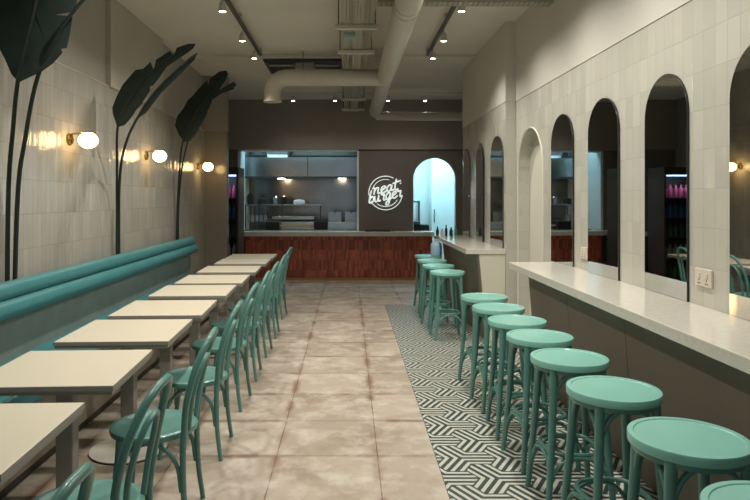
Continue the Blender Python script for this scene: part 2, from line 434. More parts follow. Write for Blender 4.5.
# ------------------------------------------------------------------ mirrors
def mirror(yc, xw, z0, zt, wd, label, grp):
    sk = 0 if 2 < yc < 4 else 2.4 if yc < 7.5 else -2.3 if yc < 8.5 else 0          # most get a small added turn to steer their reflections
    c = thing('arched_mirror', label, 'mirror', (xw-(.011 if sk else 0), yc, z0), grp, math.radians(sk))
    out = [(y-yc, z-z0) for y, z in arch_poly(yc, wd, z0, zt, 28)]
    inn = [(y-yc, z-z0) for y, z in arch_poly(yc, wd-.005, z0+.001, zt-.0025, 28)]
    MB().prism(out, 'x', -.012, -.001).build('backing', 'black_edge', c)
    m = MB(); m.prism(inn, 'x', -.0135, -.0121); m.build('mirror_glass', 'mirror', c)
G = 'arched mirrors along the right wall'
for yc, lb in ((5.27, 'arched mirror beside the plain arched niche, over the far end of the near bar'),
               (4.42, 'arched mirror over the near bar, showing the lit blue arch and red counter'),
               (3.57, 'arched mirror left of the double socket, showing the drinks fridge'),
               (2.72, 'arched mirror cut off by the right edge of the photo')):
    mirror(yc, XR, 1.001, 2.25, .48, lb, G)
for yc, lb in ((7.13, 'arched mirror nearest the pillar over the farther bar'),
               (8.07, 'middle one of the three arched mirrors over the farther bar'),
               (9.02, 'farthest narrow arched mirror at the end of the right wall')):
    mirror(yc, XF, 1.001, 2.25, .48 if yc > 7.5 else .5, lb, G)
# sockets
for y, z, wd, lb in ((3.185, 1.146, .15, 'double wall socket with switches beside the large arched mirror'), (4.80, 1.13, .12, 'small socket plate between two arched mirrors above the bar')):
    c = thing('wall_socket', lb, 'socket', (XR, y, z), 'sockets on the right wall')
    pt_ = MB().bbox(-.012, 0, -wd/2, wd/2, -.045, .045, .003).build('plate', 'socket_white', c)
    for s in (-1, 1):
        MB().bbox(-.016, -.011, s*wd*.22-.012, s*wd*.22+.012, -.0, .025, .002).build('switch', 'socket_white', pt_)
        hh_ = MB()
        for a, b in ((0, -.012), (-.008, -.028), (.008, -.028)): hh_.box(-.0135, -.011, s*wd*.22+a-.003, s*wd*.22+a+.003, b-.003, b+.003)
        hh_.build('pin_holes', 'black', pt_)

# ------------------------------------------------------------------ tables
tb = thing('cafe_table', 'x', 'table', (0, 0, 0), 'square cafe tables along the bench')
tt = MB().bbox(-.32, .32, -.325, .325, .715, .74, .004).build('tabletop', 'table_top', tb)
m = MB(); m.prism([(-.321, -.326), (.321, -.326), (.321, .326), (-.321, .326)], 'z', .717, .7375); m.build('shaded_edge_band', 'table_edge_shade', tt)  # edge band coloured darker, painting in the shade on the table sides
MB().box(-.316, .316, -.321, .321, .7, .7149).build('apron', 'post_grey', tb)
MB().bbox(-.04, .04, -.04, .04, .014, .70, .005).build('post', 'post_grey', tb)
pl = MB().lathe([(.0, .004), (.225, .004), (.23, .012), (.215, .016), (0, .018)], n=48).build('base', 'base_plate', tb)
MB().lathe([(.0, .0), (.232, .0), (.232, .0045), (0, .0045)], n=48).build('base_ring', 'black', pl)
tl = ['pale square table cut off at the lower left, nearest of the row', 'second pale square table from the front, its left part outside the photo',
      'third pale square table from the front, round base plate showing below it', 'fourth pale square table from the front', 'fifth pale square table, middle of the row of nine',
      'sixth pale square table from the front', 'seventh pale square table, third from the back', 'eighth square table, second from the back', 'ninth square table, farthest one at the end of the bench']
for i, y in enumerate((2.16, 3.03, 3.88, 4.67, 5.54, 6.32, 7.2, 8.1, 8.8)):
    loc = (-1.355, y, 0.0005)
    if i == 0: tb.location = loc; tb['label'] = tl[0]; tb.rotation_euler.z = math.radians(2.4)
    else: dup(tb, loc, tl[i], math.radians((2.6, 2.8, 2.2, 2.6, 2.4, 2, 2.2, 1.5, 1)[i]))

# ------------------------------------------------------------------ bentwood chairs (back towards +X)
ch = thing('bentwood_chair', 'x', 'chair', (0, 0, 0), 'bentwood chairs along the aisle')
MB().lathe([(0, .425), (.185, .425), (.203, .432), (.207, .445), (.203, .457), (.192, .461), (.178, .461), (.168, .456), (.10, .452), (0, .450)], n=44).build('seat', 'mint_paint', ch)
for s in (-1, 1):
    MB().tube(cat([(.175, s*.165, .47), (.172, s*.172, .36), (.178, s*.178, .18), (.20, s*.188, .0)]), .0165, 10, r2=.0125).build('leg', 'teal_paint', ch)
    MB().tube(cat([(-.125, s*.135, .43), (-.137, s*.145, .25), (-.165, s*.165, 0)]), .0175, 10, r2=.0125).build('leg', 'teal_paint', ch)
half = [(.175, .165, .46), (.19, .183, .60), (.222, .172, .74), (.26, .125, .845), (.284, .06, .893), (.288, 0, .90)]
hoop = half+[(x, -y, z) for x, y, z in half[-2::-1]]
MB().tube(cat(hoop, 6), .0155, 10).build('back_frame', 'teal_paint', ch)
half = [(.182, .085, .455), (.196, .098, .58), (.222, .088, .69), (.245, .05, .765), (.253, 0, .785)]
hoop = half+[(x, -y, z) for x, y, z in half[-2::-1]]
MB().tube(cat(hoop, 6), .012, 8).build('back_hoop', 'teal_paint', ch)
for s in (-1, 1):
    MB().tube(cat([(-.143, s*.152, .20), (-.11, s*.155, .33), (-.03, s*.16, .408), (.06, s*.163, .408), (.14, s*.17, .33), (.165, s*.175, .20)]), .010, 8).build('side_brace', 'teal_paint', ch)
MB().tube(cat([(-.148, -.145, .22), (-.143, -.11, .34), (-.13, -.04, .41), (-.13, .04, .41), (-.143, .11, .34), (-.148, .145, .22)]), .010, 8).build('front_brace', 'teal_paint', ch)
cl = [(1.47, -.92, 'nearest bentwood chair, only its curved back top showing at the bottom left edge'),
      (2.25, -.945, 'mint bentwood chair at the nearest table, seat cut off by the bottom of the photo'),
      (3.06, -.945, 'mint bentwood chair at the second table from the front, nearest whole seat'),
      (3.90, -.96, 'mint bentwood chair at the third table from the front'),
      (4.76, -.98, 'mint bentwood chair at the fourth table from the front'),
      (5.50, -.99, 'mint bentwood chair at the fifth table, middle of the row'),
      (6.30, -1.0, 'mint bentwood chair at the sixth table, third from the far end'),
      (7.12, -1.01, 'mint bentwood chair at the seventh table, second from the far end'),
      (8.22, -1.04, 'farthest mint bentwood chair in the row by the bench')]
for i, (y, x, lb) in enumerate(cl):
    rz = math.radians((0, -2, 3, 1, -2, 2, -1, 1, -3)[i])
    if i == 0: ch.location = (x, y, 0); ch['label'] = lb
    else: dup(ch, (x, y, 0), lb, rz)

# ------------------------------------------------------------------ bar stools
st = thing('bar_stool', 'x', 'stool', (0, 0, 0), 'bentwood bar stools at the wall counters')
MB().lathe([(0, .708), (.17, .708), (.188, .702), (.1905, .704), (.1915, .731), (.189, .735), (.178, .7355), (.171, .735), (.168, .7315), (.12, .729), (.06, .7262), (0, .7255)], n=56).build('seat', 'mint_seat', st)
MB().lathe([(.150, .680), (.176, .680), (.178, .709), (.150, .709), (.150, .680)], n=56).build('seat_apron', 'mint_paint', st)
def lx(z): return .118+.045*(1-z/.7)**1.3 if z < .7 else .118
for a in (-1, 1):
    for b in (-1, 1):
        MB().tube(cat([(a*lx(z), b*lx(z), z) for z in (.7, .55, .4, .25, .12, 0)], 3), .0205, 12, r2=.0145).build('leg', 'mint_paint', st)
ring = []
for i in range(48):
    a = 2*PI*i/48; c_, s2 = math.cos(a), math.sin(a); rr = .133/((abs(c_)**3.2+abs(s2)**3.2)**(1/3.2)); ring.append((rr*c_, rr*s2, .285))
MB().tube(ring, .0105, 8, closed=True).build('foot_ring', 'mint_paint', st)
for q in range(4):
    R = Matrix.Rotation(q*PI/2, 3, 'Z')
    u = [(-lx(.46)-.0, -lx(.46), .46), (-.118, -.125, .56), (-.085, -.13, .645), (-.03, -.132, .684), (.03, -.132, .684), (.085, -.13, .645), (.118, -.125, .56), (lx(.46), -lx(.46), .46)]
    MB().tube([R @ p for p in cat(u, 4)], .0105, 8).build('seat_brace', 'mint_paint', st)
    u = [(-lx(.12), -lx(.12), .12), (-.125, -.143, .2), (-.075, -.142, .255), (0, -.142, .272), (.075, -.142, .255), (.125, -.143, .2), (lx(.12), -lx(.12), .12)]
    MB().tube([R @ p for p in cat(u, 4)], .0095, 8).build('leg_brace', 'mint_paint', st)
sl = [(1.62, 1.12, 'bar stool at the bottom right corner, only a slice of its seat in view'),
      (2.147, 1.155, 'large mint bar stool on the right edge, second nearest, its seat partly cut off'),
      (2.69, 1.128, 'third nearest mint bar stool, first whole seat from the right'),
      (3.22, 1.125, 'fourth mint bar stool from the front, under the near bar'),
      (3.72, 1.125, 'fifth mint bar stool from the front, middle of the near row'),
      (4.20, 1.12, 'sixth mint bar stool from the front, third from the near row far end'),
      (4.70, 1.115, 'seventh mint bar stool from the front, last but one of the near row'),
      (5.21, 1.12, 'farthest mint bar stool of the near row, by the end of the near bar'),
      (6.98, 1.09, 'nearest stool of the farther group of four, standing clear on the patterned floor'),
      (7.62, 1.08, 'second stool of the farther group of four'),
      (8.27, 1.09, 'third stool of the farther group of four'),
      (8.92, 1.12, 'farthest stool of all, with the blue jug on it')]
for i, (y, x, lb) in enumerate(sl):
    rz = math.radians((3, 0, 5, 1, 6, -2, 4, 8, 3, 8, -4, 6)[i])
    if i == 0: st.location = (x, y, .0045); st['label'] = lb; st.rotation_euler.z = rz
    else: dup(st, (x, y, .0045), lb, rz)
jg = thing('water_jug', 'translucent blue plastic jug on the farthest bar stool', 'jug', (1.235, 8.92, .741))
MB().lathe([(0, 0), (.07, 0), (.08, .012), (.08, .14), (.072, .165), (.04, .185), (.026, .195), (.026, .21), (0, .21)], n=28).build('jug_body', 'blue_jug', jg)
MB().lathe([(0, .211), (.029, .211), (.029, .228), (0, .23)], n=20).build('cap', 'can_white', jg)
# small bottles at the end of the farther bar
for k, (x, y, h_, r_) in enumerate(((1.30, 9.26, .13, .022), (1.37, 9.24, .10, .028), (1.43, 9.27, .15, .02), (1.50, 9.25, .12, .025), (1.57, 9.27, .14, .022))):
    b = MB().lathe([(0, 0), (r_, 0), (r_, h_*.6), (r_*.45, h_*.78), (r_*.45, h_), (0, h_)], n=16).build('sauce_bottle', ('black', 'can_white', 'black', 'black', 'can_green')[k], loc=(x, y, 1.0005))
    tag(b, ('small dark sauce bottle at the left corner of the farther bar end', 'short pale bottle second from the left at the farther bar end', 'tall dark bottle in the middle of the five at the bar end',
            'squat dark bottle second from the right at the bar end', 'green bottle nearest the wall at the farther bar end')[k], 'bottle', 'sauce bottles at the bar end')

# ------------------------------------------------------------------ bench
bn = thing('banquette_bench', 'long teal upholstered bench with a rolled top along the left wall', 'bench', (-2.0, 0, 0))
Y0, Y1 = 0.2, 8.5
def Bn(mb, nm, m): mb.v = [(a+2.0, b, z) for a, b, z in mb.v]; return mb.build(nm, m, bn)
Bn(MB().box(-2.17, -1.77, Y0, Y1, .06, .42), 'base', 'bench_base')
Bn(MB().box(-2.17, -1.79, Y0, Y1, 0, .06), 'plinth', 'plinth_dark')
Bn(MB().bbox(-2.165, -1.71, Y0, Y1, .42, .53, .025, 4), 'seat_cushion', 'teal_leather')
Bn(MB().prism([(-2.18, .42), (-2.15, .42), (-2.12, .86), (-2.18, .86)], 'y', Y0, Y1), 'backrest', 'teal_back')
for z, x, r_ in ((.975, -2.125, .057), (.868, -2.095, .060)):
    prof = []
    m = MB(); pts = []
    ny = 60
    for i in range(ny+1):
        pts.append((x, Y0+(Y1-Y0)*i/ny, z+random.uniform(-.001, .001)))
    m.tube(pts, r_, 20); Bn(m, 'bolster', 'teal_leather')

# ------------------------------------------------------------------ wall sconces
for y, lb in ((5.06, 'glowing globe wall lamp on brass, nearest of three on the left wall'), (6.97, 'middle glowing globe wall lamp, between the two farther leaves'), (9.36, 'farthest glowing globe wall lamp by the tiled corner')):
    c = thing('wall_sconce', lb, 'lamp', (XL, y, 2.02), 'globe wall lamps')
    MB().lathe([(0, .0), (.05, .0), (.05, .012), (.044, .02), (0, .02)], n=28, axis='x').build('wall_plate', 'brass', c)
    a = MB(); a.tube([(.01, 0, .04), (.05, 0, .048), (.17, 0, .048)], .008, 8); a.lathe([(0, .052), (.055, .052), (.058, .06), (0, .066)], c=(.155, 0, -.002), n=24); a.build('arm', 'brass', c)
    g = MB(); g.lathe([(.076*math.sin(PI*i/14), -.064*math.cos(PI*i/14)) for i in range(15)], c=(.155, 0, -.008), n=28); g.build('globe', 'globe_glow', c)

# ------------------------------------------------------------------ leaf sculptures
def fill_leaf(outl, rib, Y, bend=.02, thick=.004):
    """outline in metres from the survey; the blade folds along its rib and arches a little"""
    pts = [Vector(at(x, y, Y)) for x, y in outl]; rb = [Vector(at(x, y, Y)) for x, y in rib]
    bm = bmesh.new(); vs = [bm.verts.new(p) for p in pts]; f = bm.faces.new(vs)
    bmesh.ops.triangulate(bm, faces=[f])
    bmesh.ops.subdivide_edges(bm, edges=bm.edges[:], cuts=3, use_grid_fill=True)
    for v in bm.verts:
        d = 9
        for i in range(len(rb)-1):
            a, b = rb[i], rb[i+1]; t = max(0, min(1, (v.co-a).dot(b-a)/(b-a).length_squared)); d = min(d, (v.co-(a+(b-a)*t)).length)
        v.co.y += d*.15+bend*math.sin((v.co.z-2)*2)
    bm.verts.index_update()
    V = [v.co.copy() for v in bm.verts]; F = [[v.index for v in f.verts] for f in bm.faces]
    bnd = [(e.verts[0].index, e.verts[1].index) for e in bm.edges if e.is_boundary]; bm.free()
    n = len(V); m = MB()
    m.add([v-Vector((0, thick/2, 0)) for v in V]+[v+Vector((0, thick/2, 0)) for v in V], F+[[i+n for i in f[::-1]] for f in F]+[(a, b, b+n, a+n) for a, b in bnd], True)
    return m
def palm(label, base, stems, leaves):
    c = thing('leaf_sculpture', label, 'sculpture', base, 'tall dark leaf sculptures')
    def P(mb, nm, mt): mb.v = [(a-base[0], b-base[1], z-base[2]) for a, b, z in mb.v]; return mb.build(nm, mt, c)
    for s, r_ in stems:
        P(MB().tube(cat([p if len(p) == 3 and isinstance(p, list) else at(*p) for p in s], 5), r_, 8, r2=r_*.6), 'stem', 'leaf_stem')
    for outl, rib, Y in leaves: P(fill_leaf(outl, rib, Y), 'leaf', 'leaf')
gx = -2.205
palm('huge dark green leaf cut off by the top left corner, on two thin stems', (gx, 4.05, 0),
     [([[gx, 4.06, .003], (8, 210, 4.05), (13, 130, 3.95), (18, 80, 3.82), (27, 40, 3.78), (36, 0, 3.76), (43, -50, 3.76)], .016),
      ([[gx, 4.12, .003], (17, 210, 4.05), (25, 140, 3.95), (38, 76, 3.85), (60, 30, 3.8), (88, -6, 3.8), (112, -35, 3.8)], .016)],
     [([(18, 82), (28, 76), (40, 70), (50, 62), (59, 51), (44, 50), (63, 46), (65, 37), (49, 36), (66, 32), (69, 14), (52, 13), (71, 9), (73, 0), (72, -30), (64, -60), (48, -82), (30, -86), (10, -80), (-8, -62), (-18, -30), (-20, -4), (-18, 18), (-6, 44), (0, 27), (2, 58), (10, 74)],
       [(18, 80), (27, 40), (36, 0), (43, -50), (42, -78)], 3.8),
      ([(88, -6), (84, -20), (96, -48), (120, -70), (146, -82), (140, -62), (120, -34), (100, -12)], [(88, -6), (112, -38), (146, -82)], 3.8)])
palm('dark banana-like leaf arching right with a narrow second leaf, middle one of three', (gx, 5.97, 0),
     [([[gx, 5.97, .003], (117, 240, 5.97), (117, 170, 5.85), (118, 125, 5.65), (130, 100, 5.6), (150, 73, 5.6), (186, 46, 5.6)], .014),
      ([[gx+.01, 6.03, .003], (119, 240, 6.0), (120, 175, 5.85), (127, 140, 5.65), (141, 112, 5.6), (156, 91, 5.6), (176, 71, 5.6), (195, 55, 5.6)], .014)],
     [([(117, 127), (112, 114), (111, 107), (115, 96), (121, 84), (134, 69), (139, 81), (142, 68), (149.5, 61), (153, 70), (155, 59), (169, 50), (173, 56), (176, 47), (188, 43), (195, 43), (192, 48), (183, 52), (166, 57), (184, 54), (175, 60), (166, 66), (159, 72), (145, 79), (159, 76), (152, 85), (135, 89), (149, 90), (144, 98), (128, 101), (142, 102), (137, 108), (125, 112), (134, 112), (130, 118), (124, 125)],
       [(118, 125), (130, 100), (150, 73), (186, 46)], 5.6),
      ([(138, 118), (143, 106), (156, 89), (174, 71), (190, 56), (197, 52), (194, 59), (180, 73), (160, 93), (146, 112)], [(139, 116), (156, 91), (176, 71), (195, 55)], 5.6)])
palm('smallest dark leaf, farthest along the left wall with a forked tip', (gx, 8.12, 0),
     [([[gx, 8.12, .003], (177, 232, 8.1), (179, 180, 8.0), (183, 141, 7.8), (196, 112, 7.75), (224, 76, 7.75)], .014),
      ([[gx+.01, 8.2, .003], (178, 232, 8.15), (180.5, 180, 8.0), (188, 141, 7.8), (200, 115, 7.75)], .014)],
     [([(184, 142), (178, 134), (174, 125), (176, 116), (183, 107), (187, 99), (191, 106), (190, 97), (197, 89), (206, 80), (208, 84), (209, 78), (219, 71), (226, 70), (228, 74), (225, 80), (218, 90), (233, 81), (236, 84), (232, 89), (221, 93), (212, 99), (200, 101), (211, 102), (208, 109), (198, 112), (207, 112), (203, 120), (195, 134), (189, 141)],
       [(183, 141), (196, 112), (224, 76)], 7.75)])

# ------------------------------------------------------------------ drinks fridge
fg = thing('drinks_fridge', 'tall dark drinks fridge with a glass door beside the kitchen hatch', 'fridge', (-2.28, 11.0, 0))
fb = MB(); fb.box(-.35, -.31, 0, .6, 0, 2.09); fb.box(.31, .35, 0, .6, 0, 2.09); fb.box(-.31, .31, .56, .6, 0, 2.09); fb.box(-.31, .31, 0, .6, 0, .12); fb.box(-.31, .31, 0, .6, 1.96, 2.09)
fb.build('cabinet', 'dark_metal', fg)
for z in (.5, .85, 1.2, 1.55): MB().box(-.305, .305, .06, .55, z-.012, z).build('shelf', 'dark_metal', fg)
MB().box(-.3, .3, .03, .05, 1.93, 1.955).build('light_strip', 'fridge_glow', fg)
MB().box(-.33, .33, -.012, -.004, .12, 1.955).build('glass_door', 'glass', fg)
l = area('fridge_light', (-2.28, 11.05, 1.92), (math.radians(35), 0, 0), .5, .04, 1.6, (.6, .75, 1))
kinds = {.12: 'can_green', .5: 'can_white', .85: 'can_green', 1.2: 'can_blue', 1.55: 'can_pink'}
for z, k in kinds.items():
    word = {'can_green': 'green', 'can_white': 'white', 'can_blue': 'blue', 'can_pink': 'pink'}[k]
    lvl = {.12: 'bottom', .5: 'lowest wire', .85: 'middle', 1.2: 'second from top', 1.55: 'top'}[z]
    first = None
    for i in range(6):
        x = -.24+i*.096
        if first is None:
            first = MB().lathe([(0, 0), (.036, 0), (.038, .01), (.038, .16), (.016, .2), (.016, .235), (0, .236)], n=16).build('drink_bottle', k, loc=(-2.28+x, 11.2, z+.001)); o = first
            tag(o, '', 'bottle', '%s bottles on the %s fridge shelf' % (word, lvl))
        else:
            o = first.copy(); col.objects.link(o); o.location = (-2.28+x, 11.2, z+.001)
        o['label'] = '%s %s bottle on the %s shelf of the drinks fridge' % (('leftmost', 'second from left', 'third from left', 'third from right', 'second from right', 'rightmost')[i], word, lvl)

# ------------------------------------------------------------------ kitchen
hd = thing('extractor_hood', 'long stainless extractor hood across the kitchen', 'hood', (-1.0, 13.6, 1.98))
MB().prism([(-.45, 0), (-.45, .42), (-.30, .47), (.58, .47), (.58, 0)], 'x', -1.24, .13).build('hood_panel', 'steel', hd)
MB().prism([(-.45, 0), (-.45, .42), (-.30, .47), (.58, .47), (.58, 0)], 'x', .145, 1.4).build('hood_panel', 'steel', hd)
MB().box(-1.24, 1.42, -.47, -.452, -.02, .02).build('hood_lip', 'dark_metal', hd)
MB().bbox(-.75, -.3, -.25, .2, .47, .85, .02).build('duct_collar', 'steel', hd)
for x in (-.45, .85):
    MB().lathe([(0, -.016), (.08, -.016), (.08, -.002), (0, -.002)], c=(x, -.1, 0), n=20).build('hood_lamp', 'spot_glow', hd)
    spot('hood_light', (-1.0+x, 13.5, 1.95), (math.radians(-15), 0, 0), 8, (1, .75, .45), 2.4, .8)
wt = thing('prep_table', 'stainless prep table with a raised shelf at the back of the kitchen', 'table', (-.95, 13.2, 0))
MB().bbox(-1.28, 1.55, -.35, .3, .86, .9, .005).build('tabletop', 'steel', wt)
for x in (-1.24, 0, 1.5):
    for y in (-.3, .25): MB().box(x-.02, x+.02, y-.02, y+.02, 0, .86).build('leg', 'steel', wt)
MB().bbox(-1.25, .37, -.05, .3, 1.39, 1.415, .004).build('shelf', 'steel', wt)
for x in (-1.22, -.45, .35): MB().box(x-.012, x+.012, 0, .025, .9, 1.39).build('shelf_post', 'dark_metal', wt)
gd = thing('griddle', 'steel griddle under the kitchen shelf', 'griddle', (-1.25, 13.0, .901))
MB().bbox(-.35, .55, -.12, .25, 0, .16, .01).build('griddle_body', 'steel', gd)
MB().bbox(-.33, .53, -.12, .25, .20, .27, .01).build('griddle_lid', 'steel', gd)
MB().box(-.35, .55, -.13, -.121, .055, .10).build('griddle_front', 'food_amber', gd)
for x, lb in ((-1.62, 'black till box on the prep table, left of the griddle front'), (-.575, 'black box right of the griddle on the prep table')):
    o = MB().bbox(-.14, .14, -.09, .05, 0, .17, .008).build('control_box', 'black', loc=(x+.0, 12.94 if x > -1 else 12.76+.0, .901)); 
    if x < -1: o.location = (-1.55, 12.76+.1, .901)
    tag(o, lb, 'appliance', 'black boxes on the prep table')
gd.location.y = 13.1
fry = thing('deep_fryer', 'pair of fryer baskets with black handles right of the griddle', 'fryer', (-.22, 13.05, .901))
MB().bbox(-.22, .42, -.12, .3, 0, .15, .01).build('fryer_body', 'steel', fry)
for x in (-.07, .27):
    m = MB()
    for k in range(6): m.box(x-.125+k*.048, x-.12+k*.048+.004, -.08, -.072, .15, .36)
    for z in (.16, .25, .355): m.box(x-.13, x+.13, -.082, -.072, z, z+.01)
    m.box(x-.13, x+.13, .1, .108, .15, .36); m.box(x-.13, x+.13, -.082, .108, .151, .156)
    for q in (x-.13, x+.125): m.box(q, q+.005, -.082, .108, .15, .36)
    m.build('fryer_basket', 'steel', fry)
    MB().tube([(x, -.08, .34), (x, -.13, .37), (x, -.16, .37)], .012, 8).build('handle', 'black', fry)
items = [(-2.08, .07, .20, 'black', 'black canister at the left end of the kitchen shelf'), (-1.83, .10, .12, 'black', 'black pan on the kitchen shelf'), (-1.55, .06, .15, 'steel', 'steel canister in the middle of the kitchen shelf'),
         (-1.36, .07, .16, 'black', 'black pot right of the steel canister'), (-1.05, .12, .09, 'can_white', 'stack of white bowls on the kitchen shelf')]
for x, r_, h_, m_, lb in items:
    o = MB().lathe([(0, 0), (r_*.85, 0), (r_, h_*.2), (r_, h_*.8), (r_*.9, h_), (r_*.3, h_*1.15), (0, h_*1.2)], n=24).build('kitchen_pot', m_, loc=(x, 13.3, 1.4155)); tag(o, lb, 'pot', 'pots on the kitchen shelf')
ut = None
names = ['leftmost steel utensil', 'second steel utensil', 'third steel utensil', 'fourth steel utensil', 'rightmost steel utensil']
for k in range(5):
    x = -2.10+k*.09
    if ut is None:
        ut = MB(); ut.tube([(0, 0, 0), (0, 0, -.2)], .006, 6); ut.bbox(-.03, .03, -.004, .004, -.34, -.2, .003); ut = ut.build('hanging_utensil', 'steel', loc=(x, 13.13, 1.389)); o = ut
        tag(o, '', 'utensil', 'utensils hanging from the kitchen shelf')
    else: o = ut.copy(); col.objects.link(o); o.location = (x, 13.13, 1.389)
    o['label'] = names[k]+' hanging under the kitchen shelf'
# room behind the arch
o = thing('ceiling_light', 'bright white ceiling panel seen through the arch', 'light', (1.6, 13.1, 2.75))
MB().box(-.3, .3, -.15, .15, 0, .04).build('light_body', 'can_white', o); MB().box(-.28, .28, -.13, .13, -.006, -.001).build('diffuser', 'panel_glow', o)
MB().box(-.01, .01, -.01, .01, .04, .45).build('hanger', 'can_white', o)
o = thing('tall_cabinet', 'white tall cabinet with a door seen through the right of the arch', 'cabinet', (2.12, 14.3, 0))
MB().bbox(-.25, .28, 0, .6, 0, 2.6, .01).build('body', 'kitchen_white', o); MB().bbox(-.24, .27, -.022, -.001, .1, 2.5, .005).build('door', 'kitchen_white', o)
MB().box(-.20, -.18, -.045, -.023, 1.0, 1.3).build('handle', 'steel', o)
o = thing('wall_shelf', 'grey shelf with a box on the left, seen through the arch', 'shelf', (1.15, 14.4, 1.45))
MB().bbox(-.15, .45, -.2, .3, 0, .04, .005).build('shelf_board', 'steel', o); MB().box(-.15, -.1, -.2, .3, -1.44, 0).build('shelf_post', 'steel', o); MB().box(.4, .45, -.2, .3, -1.44, 0).build('shelf_post', 'steel', o)
o = MB().bbox(-.12, .2, -.12, .15, 0, .24, .01).build('storage_box', 'steel', loc=(1.15, 14.4, 1.4905)); tag(o, 'grey box on the shelf seen through the arch', 'box')
o = thing('coffee_machine', 'dark coffee machine low in the arch', 'machine', (1.42, 13.4, 0))
MB().box(-.3, .35, 0, .5, 0, .78).build('stand', 'can_white', o)
MB().bbox(-.28, .3, .05, .45, .78, .98, .02).build('machine_body', 'black', o); MB().bbox(-.2, .1, .0, .3, .98, 1.05, .01).build('top_tray', 'dark_metal', o)

# ------------------------------------------------------------------ neon sign: two words in script within double rings
sg = thing('neon_sign', 'round glowing white sign reading neat burger in script', 'sign', (.707, YB, 1.647))
for j, (r_, spans) in enumerate(((.325, ((62, 188), (208, 352))), (.262, ((75, 165), (232, 330))), (.292, ((80, 150), (238, 310))))):
    for a0, a1 in spans:
        if j == 2:   # the row of small letter-like strokes between the rings
            k = a0
            while k < a1:
                a = math.radians(k); c_, s2 = math.cos(a), math.sin(a)
                k += 5
            continue
        pts = [(r_*math.cos(math.radians(a0+(a1-a0)*i/30)), -.02, r_*math.sin(math.radians(a0+(a1-a0)*i/30))) for i in range(31)]
        MB().tube(pts, .0075 if j == 0 else .006, 8).build('neon_ring', 'neon_white', sg)
L = {'n': ([[(0, .95), (.12, 1.0), (.1, .5), (.05, 0)], [(.07, .35), (.25, .85), (.45, 1), (.52, .8), (.45, .3), (.52, .02), (.75, .15)]], .72),
     'e': ([[(.05, .4), (.35, .55), (.52, .82), (.38, 1.0), (.15, .8), (.08, .4), (.22, .03), (.45, .05), (.68, .3)]], .62),
     'a': ([[(.55, .85), (.35, 1), (.12, .75), (.08, .3), (.22, .02), (.42, .25), (.58, .95)], [(.58, .95), (.52, .4), (.58, .05), (.78, .2)]], .74),
     't': ([[(.3, 1.75), (.2, .9), (.15, .3), (.25, .02), (.5, .15)], [(-.1, 1.1), (.25, 1.2), (.75, 1.35)]], .55),
     'b': ([[(.35, 1.9), (.2, 1.2), (.08, .4), (.1, .1), (.3, 0), (.55, .25), (.58, .7), (.4, .95), (.15, .6)]], .68),
     'u': ([[(.05, .95), (.05, .4), (.15, .03), (.38, .2), (.52, .9)], [(.52, .95), (.48, .3), (.55, .02), (.75, .15)]], .72),
     'r': ([[(.05, .9), (.15, 1.05), (.2, .85), (.45, .9), (.35, .3), (.42, .02), (.62, .15)]], .58),
     'g': ([[(.55, .85), (.35, 1), (.12, .75), (.08, .3), (.25, .05), (.45, .3), (.58, .95)], [(.58, .95), (.5, 0), (.35, -.7), (.1, -.75), (.1, -.4), (.5, -.05), (.75, .15)]], .72)}
def word(txt, x0, z0, h_, rot, wd, rr):
    tot = sum(L[c][1] for c in txt); k = wd/tot; x = 0
    for c in txt:
        m = MB()
        for s in L[c][0]:
            pts = []
            for px, pz in s:
                lx_ = (x+px)*k+pz*h_*.22; lz = pz*h_
                pts.append((x0+lx_*math.cos(rot)-lz*math.sin(rot), -.03, z0+lx_*math.sin(rot)+lz*math.cos(rot)))
            m.tube(cat(pts, 5), rr, 8)
        m.build('neon_letter', 'neon_white', sg)
        x += L[c][1]
word('neat', -.235, -.035, .12, math.radians(12), .50, .0135)
word('burger', -.33, -.205, .125, math.radians(12), .66, .0135)
for a, dx in ((0, 0),):
    MB().tube([(.28, -.03, .175), (.30, -.03, .20)], .010, 8).build('neon_dot', 'neon_white', sg)
m = MB()
for a in (100, 140, 250, 300): m.tube([(.325*math.cos(math.radians(a)), 0, .325*math.sin(math.radians(a))), (.325*math.cos(math.radians(a)), -.02, .325*math.sin(math.radians(a)))], .005, 6)
m.tube([(-.2, 0, .03), (-.2, -.03, .03)], .005, 6); m.build('bracket', 'black', sg)

# ------------------------------------------------------------------ ceiling services
du = thing('ventilation_duct', 'large painted round ventilation duct under the ceiling with a side arm ending in an elbow', 'duct', (.47, 8, 3.1))
def Du(mb, nm, m): mb.v = [(a-.47, b-8, z-3.1) for a, b, z in mb.v]; return mb.build(nm, m, du)
Du(MB().tube([(.47, y, 3.1) for y in (2.5, 5, 8, 11.3)], .11, 28), 'main_pipe', 'duct_paint')
m = MB()
for y in (5.0, 5.13): m.tube([(.47, y-.012, 3.1), (.47, y+.012, 3.1)], .116, 28)
Du(m, 'collar', 'duct_paint')
pts = [(.42, 8.15, 3.105), (0, 8.15, 3.105), (-.78, 8.15, 3.105)]
for i in range(1, 9):
    a = PI/2*i/8; pts.append((-.80-.19*math.sin(a), 8.15, 3.105-.19*(1-math.cos(a))))
pts.append((-.99, 8.15, 2.80))
Du(MB().tube(pts, .108, 28), 'side_arm', 'duct_paint')
Du(MB().tube([(-.99, 8.15, 2.815), (-.99, 8.15, 2.79)], .118, 28), 'end_flange', 'duct_paint')
Du(MB().tube([(.47, 11.05, 2.99), (1.2, 11.05, 2.98), (2.35, 11.05, 2.98)], .075, 20), 'cross_pipe', 'duct_paint')
m = MB()
for y in (3.5, 6.6, 9.8): m.box(.465, .475, y-.01, y+.01, 3.2, H-.001)
m.box(-.6, -.59, 8.145, 8.155, 3.2, H-.001)
Du(m, 'hanger', 'dark_metal')
